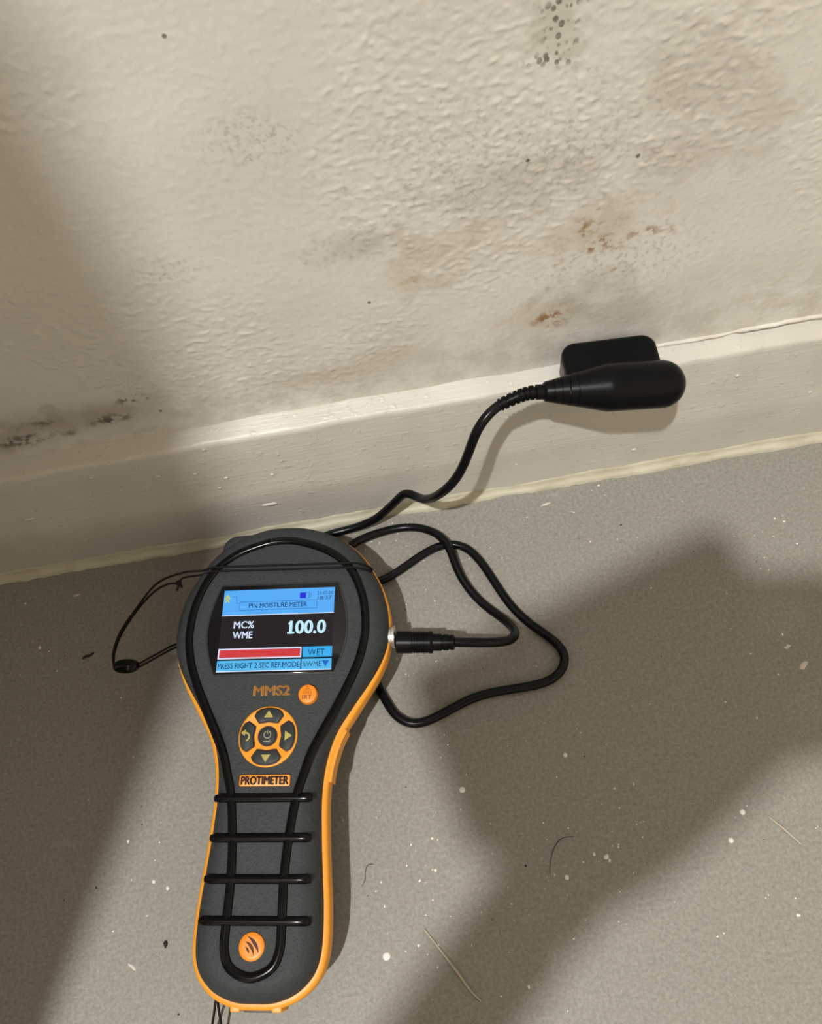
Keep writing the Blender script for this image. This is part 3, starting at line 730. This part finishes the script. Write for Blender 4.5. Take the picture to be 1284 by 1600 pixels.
    V, Fc = lathe_axis(Vector((-32.6, 200.0, 31))*0.001, Vector((-1,-0.3,0)), [(-0.002,0.0012),(0.0008,0.0018),(0.0022,0.0017),(0.0027,0.0010)], 12)
    mk('pull_tab', V, Fc, M_blackgloss, cp)
    # socket for the lead
    ax = Vector((0.985, -0.172, 0)); 
    V, Fc = lathe_axis(Vector((49.5, 156.6, 25.8))*0.001, Vector((1,0.02,0)), [(0,0.0050),(0.0036,0.0050),(0.0038,0.0054),(0.0050,0.0054),(0.0052,0.0048)], 24)
    mk('socket', V, Fc, M_metal, root, True, 40)
    return root
METER = meter()
def m2w(x, y, z): return MO + (xl*x + yl*y + zl*z)*0.001

# ------------------------------------------------------------------ the wired probe
def probe():
    root = empty('wall_probe', (0.10, -0.004, 0.090)); tag(root, 'black wired probe resting on the skirting board with its lead looped to the meter', 'probe')
    O = Vector((0.10, -0.004, 0.090))
    def mkp(nm, VF, mat, par=root, smooth=True, ang=45): return mk(nm, [v-O for v in VF[0]], VF[1], mat, par, smooth, ang)
    # block standing on the skirting against the wall
    ca, sa = math.cos(-0.06), math.sin(-0.06)
    def brow(d, z): return [Vector((101.6+x*ca-y*sa, 1.8+x*sa+y*ca, z))*0.001 for x, y in inset2(rrect(0, 0, 21.7, 11.3, 6.5, 7), d)]
    blk = mkp('block', stack([brow(1.0, 89.9), brow(0.1, 90.9), brow(0, 103.2), brow(0.4, 104.8), brow(1.4, 105.8), brow(3.0, 106.2)]), M_probe)
    # body: tapered nose, straight barrel, domed end
    A = Vector((66.0, -15.8, 113.0))*0.001; B = Vector((128.3, -19.3, 106.5))*0.001; ax = (B-A).normalized(); L = (B-A).length
    prof = [(-0.0004,0.0030),(0.0,0.0041)]
    grooves = (0.0035, 0.0068, 0.0102, 0.0137)
    def rad(d): 
        return 0.0043+(0.0104-0.0043)*min(1, d/0.0275)
    d = 0.0006
    pts = []
    while d < 0.0275: pts.append(d); d += 0.0009
    for g in grooves: pts += [g-0.00035, g-0.0003, g+0.0003, g+0.00035]
    for d in sorted(pts):
        g = min(abs(d-q) for q in grooves); prof.append((d, rad(d)-(0.0005 if g <= 0.00031 else 0)))
    prof += [(0.0275,0.0104),(0.030,0.0105),(L-0.0104,0.0105)]
    for k in range(1, 9):
        a = k/8*PI/2*0.985; prof.append((L-0.0104+0.0104*math.sin(a), 0.0105*math.cos(a)))
    mkp('barrel', lathe_axis(A, ax, prof, 40), M_probe)
    # ridged sleeve
    S0 = A+ax*0.0002; path = catmull([S0, S0-ax*0.007+Vector((0,0,-0.0003)), Vector((0.0528,-0.0163,0.1128)), Vector((0.0461,-0.0170,0.1105))], 12)
    def ridge(f):
        if f < 0.2: return 0.0034
        k = (f-0.2)/0.8*7
        return (0.0034-0.0006*f) * (0.80 if (k % 1) < 0.30 else 1.0)
    sl_path = []
    for i in range(len(path)-1):
        for k in range(4): sl_path.append(path[i].lerp(path[i+1], k/4))
    sl_path.append(path[-1])
    mkp('sleeve', sweep(sl_path, ridge, 16), M_probe)
    # lead
    HANG = [(46.1,-17.0,110.5),(41.2,-19.5,109.5),(34.7,-24,104.8),(30.7,-26,91.7),(25.5,-28,76.7),(19.3,-30,68.8),(13.7,-27,57.2),(8.4,-20,42.5),(3.5,-13,35.5),(-1.5,-8.5,33.0),(-7.2,-8.5,25.0),(-13.9,-8.2,15.9)]
    LA = [(-20.2,-8.2,8.5),(-27.7,-8.4,5.0),(-35.1,-8.6,3.0),(-44.5,-9.0,2.4),(-53.3,-11.3,2.4),(-50.0,-21.0,2.4),(-42,-31.5,2.4),(-33.5,-40.2,2.4)]
    LC = [(-22.4,-43.3,2.4),(-5.4,-35.1,2.4),(6.1,-29.5,2.4),(17.0,-27.6,2.4),(26.9,-31.9,2.4),(34.0,-44.5,2.4),(40.1,-62.5,2.4),(47.3,-76.5,2.4),(56.7,-87.1,2.4),(63.1,-95.2,2.4),(63.9,-102.8,2.4),(58.6,-109.6,2.4),(49.2,-112.6,2.4),(34.6,-112.6,2.4),(18.4,-112.7,2.4),(4.7,-116.5,2.4),(-7.3,-120.6,2.4),(-17.0,-121.5,2.4),(-24.9,-115.9,2.4),(-28.8,-106.8,2.4),(-31.9,-98.6,2.4)]
    UN = [(-36.4,-84.2,2.4),(-39.5,-62,2.4),(-40.0,-48,3.6),(-40.2,-37,6.6),(-39.2,-28.9,7.0)]
    LB = [(-36.7,-20.2,6.0),(-23.8,-15.0,4.0),(-9.2,-12.9,3.0),(3.1,-15.4,4.0),(12.7,-23.0,6.4),(17.1,-32.3,7.4),(18.6,-43.2,6.2),(22.1,-54.2,4.0),(29.1,-66.2,3.0),(37.1,-76.4,6.0),(41.0,-85.6,13.0),(39.8,-91.6,20.0),(36.1,-95.0,25.0),(29.5,-96.1,29.0),(20.3,-95.5,32.0),(9.0,-93.6,33.0)]
    P = catmull(mmv(HANG+LA+LC+UN+LB), 7)
    for _ in range(14): P = [P[0]]+[(P[i-1]+P[i]*2+P[i+1])*0.25 for i in range(1, len(P)-1)]+[P[-1]]
    mkp('lead', sweep(P, 0.00228, 14), M_cable)
    # plug
    p0, p1 = Vector((-17.6,-88.9,33))*0.001, Vector((9.0,-93.6,33))*0.001; ax = (p1-p0).normalized()
    prof = [(0,0.0046),(0.0003,0.0053)]
    d = 0.0075
    prof.append((d, 0.0053))
    for k in range(7): prof += [(d+0.0002,0.0049),(d+0.0006,0.0049),(d+0.0008,0.0053),(d+0.0012,0.0053)]; d += 0.0012
    prof += [(0.0172,0.0053),(0.0175,0.0050)]
    plug = mkp('plug', lathe_axis(p0, ax, prof, 28), M_probe)
    pr2 = [(0.0172,0.0041),(0.0216,0.0041),(0.0218,0.0036),(0.0224,0.0036),(0.0226,0.0039),(0.0250,0.0038),(0.0252,0.0034),(0.0258,0.0034),(0.0260,0.0037),(0.0276,0.0036),(0.0280,0.0026)]
    mkp('plug_sleeve', lathe_axis(p0, ax, pr2, 24), M_probe, plug)
probe()

# ------------------------------------------------------------------ wrist lanyard
def lanyard():
    b0, b1 = Vector((-153.3,-78.5,38))*0.001, Vector((-141.1,-80.0,38))*0.001
    O = b0.copy(); root = empty('wrist_lanyard', O); tag(root, 'thin black wrist lanyard with oval toggle looped around the meter head', 'lanyard')
    def mkl(nm, VF, mat, par=root): return mk(nm, [v-O for v in VF[0]], VF[1], mat, par, True, 50)
    ax = (b1-b0).normalized(); L = (b1-b0).length
    prof = [(L*(0.5-0.5*math.cos(PI*k/14)), 0.0004+0.0031*math.sin(PI*k/14)**0.8) for k in range(15)]
    mkl('toggle', lathe_axis(b0, ax, prof, 20), M_blackgloss)
    r = 0.00055
    # over the face, round the far edge and back beneath the head
    def wrap(y0, y1, start):
        face = [m2w(-40.5, y0, 37.6), m2w(-36, y0-0.1, 40.3), m2w(-30, y0-0.2, 42.0), m2w(0, (y0+y1)/2, 41.6), m2w(33, y1, 41.8), m2w(38.9, y1, 39.8), m2w(41.4, y1, 37.6), m2w(42.9, y1, 35.2), m2w(43.6, y1-0.2, 32.2), m2w(42.8, y1-0.3, 30.0)]
        return face
    L1 = mmv([(-153.3,-78.5,38),(-152.9,-72.1,40),(-149.1,-63.6,42),(-141.1,-54.1,44),(-129.3,-42.5,46),(-116.1,-39.3,46.5)])
    L2 = mmv([(-153.3,-78.9,38),(-152.7,-71.8,39),(-148.5,-63.4,41),(-140.3,-53.6,43),(-131.2,-46.2,45),(-123.8,-43.8,46),(-118.4,-44.2,46),(-116.0,-42.0,46.2)])
    mkl('cord', sweep(catmull(L1+wrap(189.8, 189.2, None), 7), r, 7), M_cord)
    mkl('cord', sweep(catmull(L2+wrap(187.6, 186.9, None), 7), r, 7), M_cord)
    # knot with two short ends
    bm = bmesh.new(); bmesh.ops.create_icosphere(bm, subdivisions=3, radius=1.0); kc = Vector((-118.4,-44.2,46))*0.001
    for v in bm.verts: v.co = kc-O+v.co*0.0014*(1+0.35*noise.noise(v.co*2.2))
    me = bpy.data.meshes.new('knot'); bm.to_mesh(me); bm.free(); me.materials.append(M_cord); me.polygons.foreach_set('use_smooth', [True]*len(me.polygons)); link(bpy.data.objects.new('knot', me), root)
    for e in ((-119.8,-47.8,45.2), (-117.0,-46.6,45.4)): mkl('cord_end', sweep(catmull([kc, kc.lerp(Vector(e)*0.001, 0.5)+Vector((0.0003,0,0)), Vector(e)*0.001], 4), r*1.1, 6), M_cord)
    # from the toggle under the meter body to the handle foot, then out past the foot
    for q in (-1, 1):
        d = Vector((0, 0.0007*q, 0.0003*q))
        U1 = mmv([(-141.3,-80,38),(-133,-73.9,32.5),(-127,-69.0,27),(-122.5,-66.5,18),(-117,-66,8),(-111,-70,2.2),(-106,-95,1.0),(-118,-118,0.9),(-131,-150,0.9),(-133,-190,0.9),(-127,-212,1.2)])
        U1 = [p+d for p in U1[:5]]
        mkl('cord', sweep(catmull(U1, 6), r, 7), M_cord)
    B1 = [(-113.5,-219.0,14.5),(-116.6,-224.6,13.5),(-117.9,-228.6,12),(-119.8,-233.2,9),(-123.6,-242.4,3),(-126.8,-253.6,0.8),(-129.4,-268.6,0.8),(-124,-283,0.8)]
    B2 = [(-112.6,-219.0,14.5),(-115.6,-224.6,13.5),(-116,-228.8,12),(-116.2,-233.7,9),(-118.4,-243.2,3),(-121.3,-254.3,0.8),(-122,-269,0.8),(-124,-283,0.8)]
    for B in (B1, B2): mkl('wrist_cord', sweep(catmull(mmv(B), 6), r, 7), M_cord)
lanyard()

# ------------------------------------------------------------------ bits on the floor
def flat_blob(nm, x, y, rx, ry, rot, h, mat, seed, parent=None, rag=0.25, n=12):
    V = []; 
    for (k, z) in ((1.0, 0.0), (0.86, h*0.8), (0.45, h)):
        for i in range(n):
            a = 2*PI*i/n; q = k*(1+rag*noise.noise(Vector((math.cos(a)*1.6+seed*3.1, math.sin(a)*1.6, seed))))
            px, py = rx*q*math.cos(a), ry*q*math.sin(a)
            V.append(Vector((px*math.cos(rot)-py*math.sin(rot), px*math.sin(rot)+py*math.cos(rot), z))*0.001)
    Fc = [tuple(reversed(range(n)))]
    for r_ in range(2):
        for i in range(n): Fc.append((r_*n+i, r_*n+(i+1)%n, (r_+1)*n+(i+1)%n, (r_+1)*n+i))
    Fc.append(tuple(2*n+i for i in range(n)))
    o = mk(nm, V, Fc, mat, parent, True, 60); o.location = (x*0.001, y*0.001, 0.00001)
    return o
things = [
 ('paint_flake', 178.1,-125.2,3.0,1.2,0.7,0.3,M_flake,'pale paint flake lying on the floor right of the lead, larger of two','flake'),
 ('paint_flake', 174.1,-114.4,1.9,1.0,0.3,0.3,M_flake,'smaller pale paint flake just behind the larger flake right of the lead','flake'),
 ('paint_flake', -190.7,-18.5,2.1,0.6,0.1,0.3,M_flake,'thin pale flake in the shade near the left end of the sealant','flake'),
 ('paint_flake', 75.1,-12.6,2.6,0.9,0.2,0.4,M_flake,'pale flake close to the sealant between lead and probe','flake'),
 ('paint_drop', -44.1,-219.3,1.7,1.7,0,0.35,M_white,'round cream paint drop on the floor right of the meter foot','paint drop'),
 ('paint_drop', 1.4,-155.5,1.5,1.5,0,0.4,M_white,'bright round paint drop in front of the lead loop','paint drop'),
 ('paint_drop', 53.1,-147.9,1.1,1.1,0,0.35,M_white,'small round paint drop in the shade beyond the lead loop','paint drop'),
 ('paint_drop', 60.6,-195.0,1.3,1.0,0.5,0.4,M_white,'paired paint drop lying right of the long curved hair','paint drop'),
 ('paint_drop', 126.5,-186.3,1.3,1.3,0,0.35,M_white,'round paint drop nearest the lower right shade edge','paint drop'),
 ('paint_drop', 117.5,-197.1,1.2,1.2,0,0.35,M_white,'round paint drop just in front of the one at the shade edge','paint drop'),
 ('paint_drop', 41.0,-200.6,1.1,1.1,0,0.35,M_white,'small round paint drop below the long curved hair','paint drop'),
 ('dark_crumb', -142.6,-199.6,1.0,1.4,0.2,0.9,M_dark,'black crumb on the lit floor left of the meter foot','crumb'),
 ('paint_flake', -158.1,-206.0,2.6,0.7,-0.7,0.25,M_flake,'pale sliver lying left of the meter handle near the crumb','flake'),
]
for i, (nm, x, y, rx, ry, rot, h, mat, lab, cat) in enumerate(things):
    tag(flat_blob(nm, x, y, rx, ry, rot, h, mat, i+1, None, 0.75 if nm != 'paint_drop' else 0.16), lab, cat)
def strand(nm, pts, r, mat, lab, cat, z=None, taper=True):
    P = [Vector((x, y, (z if z is not None else r)))*0.001 for x, y in pts]; P = catmull(P, 8); O = P[0].copy()
    V, Fc = sweep([p-O for p in P], (lambda f: r*0.001*(0.45+0.55*math.sin(PI*(0.1+0.85*f)))) if taper else r*0.001, 6)
    o = mk(nm, V, Fc, mat, None, True); o.location = O; tag(o, lab, cat)
strand('dark_fibre', [(-185.7,-56.6),(-184.2,-55.6),(-182.2,-55.4),(-179.5,-54.2)], 0.62, M_dark, 'short thick black fibre on the shaded floor left of the toggle', 'fibre')
strand('hair', [(-45.1,-181.2),(-47.5,-181.3),(-49.0,-183.8),(-49.7,-187.3),(-51.5,-189.7)], 0.17, M_hair, 'short crooked dark hair on the floor right of the meter handle', 'hair', 0.25)
strand('hair', [(48.5,-184.3),(43.5,-184.0),(38.9,-186.9),(35.5,-192.7),(34.0,-197.8)], 0.15, M_hair, 'long faint curved hair on the shaded floor right of the meter', 'hair', 0.2)
strand('straw', [(-25.9,-211.4),(-19.8,-221.2),(-14.3,-230.2),(-10.0,-237.7),(-6.2,-242.1)], 0.55, M_straw, 'long thin pale straw lying on the floor near the bottom edge', 'straw')
strand('straw', [(137,-190),(141.8,-196.0),(144.9,-200.5),(147.0,-203.6)], 0.5, M_straw, 'short pale straw on the lit floor near the lower right corner', 'straw')

def specks():
    rnd = random.Random(11); V, Fc = [], []
    clusters = [(178,-55,26,30,26),(150,-120,40,50,22),(40,-160,50,40,60),(60,-195,40,25,40),(-25,-185,30,35,34),(100,-25,60,22,48),(10,-20,45,15,40),(130,-200,45,40,26),(-160,-160,40,60,26),(-200,-40,30,30,14),(0,-60,30,40,30),(20,-225,60,25,24),(0,-110,90,90,60)]
    base = [(174,-108),( -219.6,-18.1),(-209.9,-45.8),(106.4,-6.6),(192.9,-44.8),(197.1,-47.6),(198.9,-61.5),(-29.5,-217.4),(55.5,-193.1),(61.6,-196.7),(81.4,-166.2),(-16.3,-174.6),(-26.5,-175.8),(135.7,-230.8),(-17.1,-188.4),(-158.7,-170),(-148.1,-172.5),(-141.4,-176.3),(14.9,-240),(-160.4,-152.7)]
    L = [(x, y, rnd.uniform(0.45, 0.85)) for x, y in base]
    for cx, cy, sx, sy, n in clusters:
        for _ in range(n): L.append((rnd.gauss(cx, sx*0.6), rnd.gauss(cy, sy*0.6), 0.13+0.32*rnd.random()**2.6))
    for (x, y, r) in L:
        if y > -6.5 or abs(x) > 290 or y < -300: continue
        i = len(V); n = 7; st = rnd.uniform(0.7, 1.3)
        for k, z in ((1.0, 0.0), (0.75, 0.22)):
            for q in range(n):
                a = 2*PI*q/n; rr = r*k*(1+rnd.uniform(-0.2, 0.2)); V.append(Vector((x+rr*st*math.cos(a), y+rr/st*math.sin(a), 0.01+z*r))*0.001)
        for q in range(n): Fc.append((i+q, i+(q+1)%n, i+n+(q+1)%n, i+n+q))
        Fc.append(tuple(i+n+q for q in range(n)))
    tag(mk('paint_specks', V, Fc, M_white, None, True), 'tiny white paint specks spattered all over the grey floor', 'paint specks', None, 'stuff')
    V, Fc = [], []
    for (x, y, r) in [(-153.6,-146.2,0.4),(-190.5,-173.8,0.35),(-175.4,-170.7,0.5),(-137.3,-227.7,0.5),(112,-33,0.6),(-12,-60,0.4),(-25,-150,0.4),(62,-150,0.4),(24,-193,0.5)]+[(rnd.uniform(-200,180), rnd.uniform(-240,-20), rnd.uniform(0.15,0.35)) for _ in range(40)]:
        i = len(V); n = 6
        for k, z in ((1.0, 0.0), (0.6, 0.5)):
            for q in range(n):
                a = 2*PI*q/n; rr = r*k*(1+rnd.uniform(-0.3, 0.3)); V.append(Vector((x+rr*math.cos(a), y+rr*math.sin(a), 0.01+z*r))*0.001)
        for q in range(n): Fc.append((i+q, i+(q+1)%n, i+n+(q+1)%n, i+n+q))
        Fc.append(tuple(i+n+q for q in range(n)))
    tag(mk('dark_grit', V, Fc, M_dark, None, True), 'tiny dark grit scattered thinly over the grey floor', 'grit', None, 'stuff')
specks()
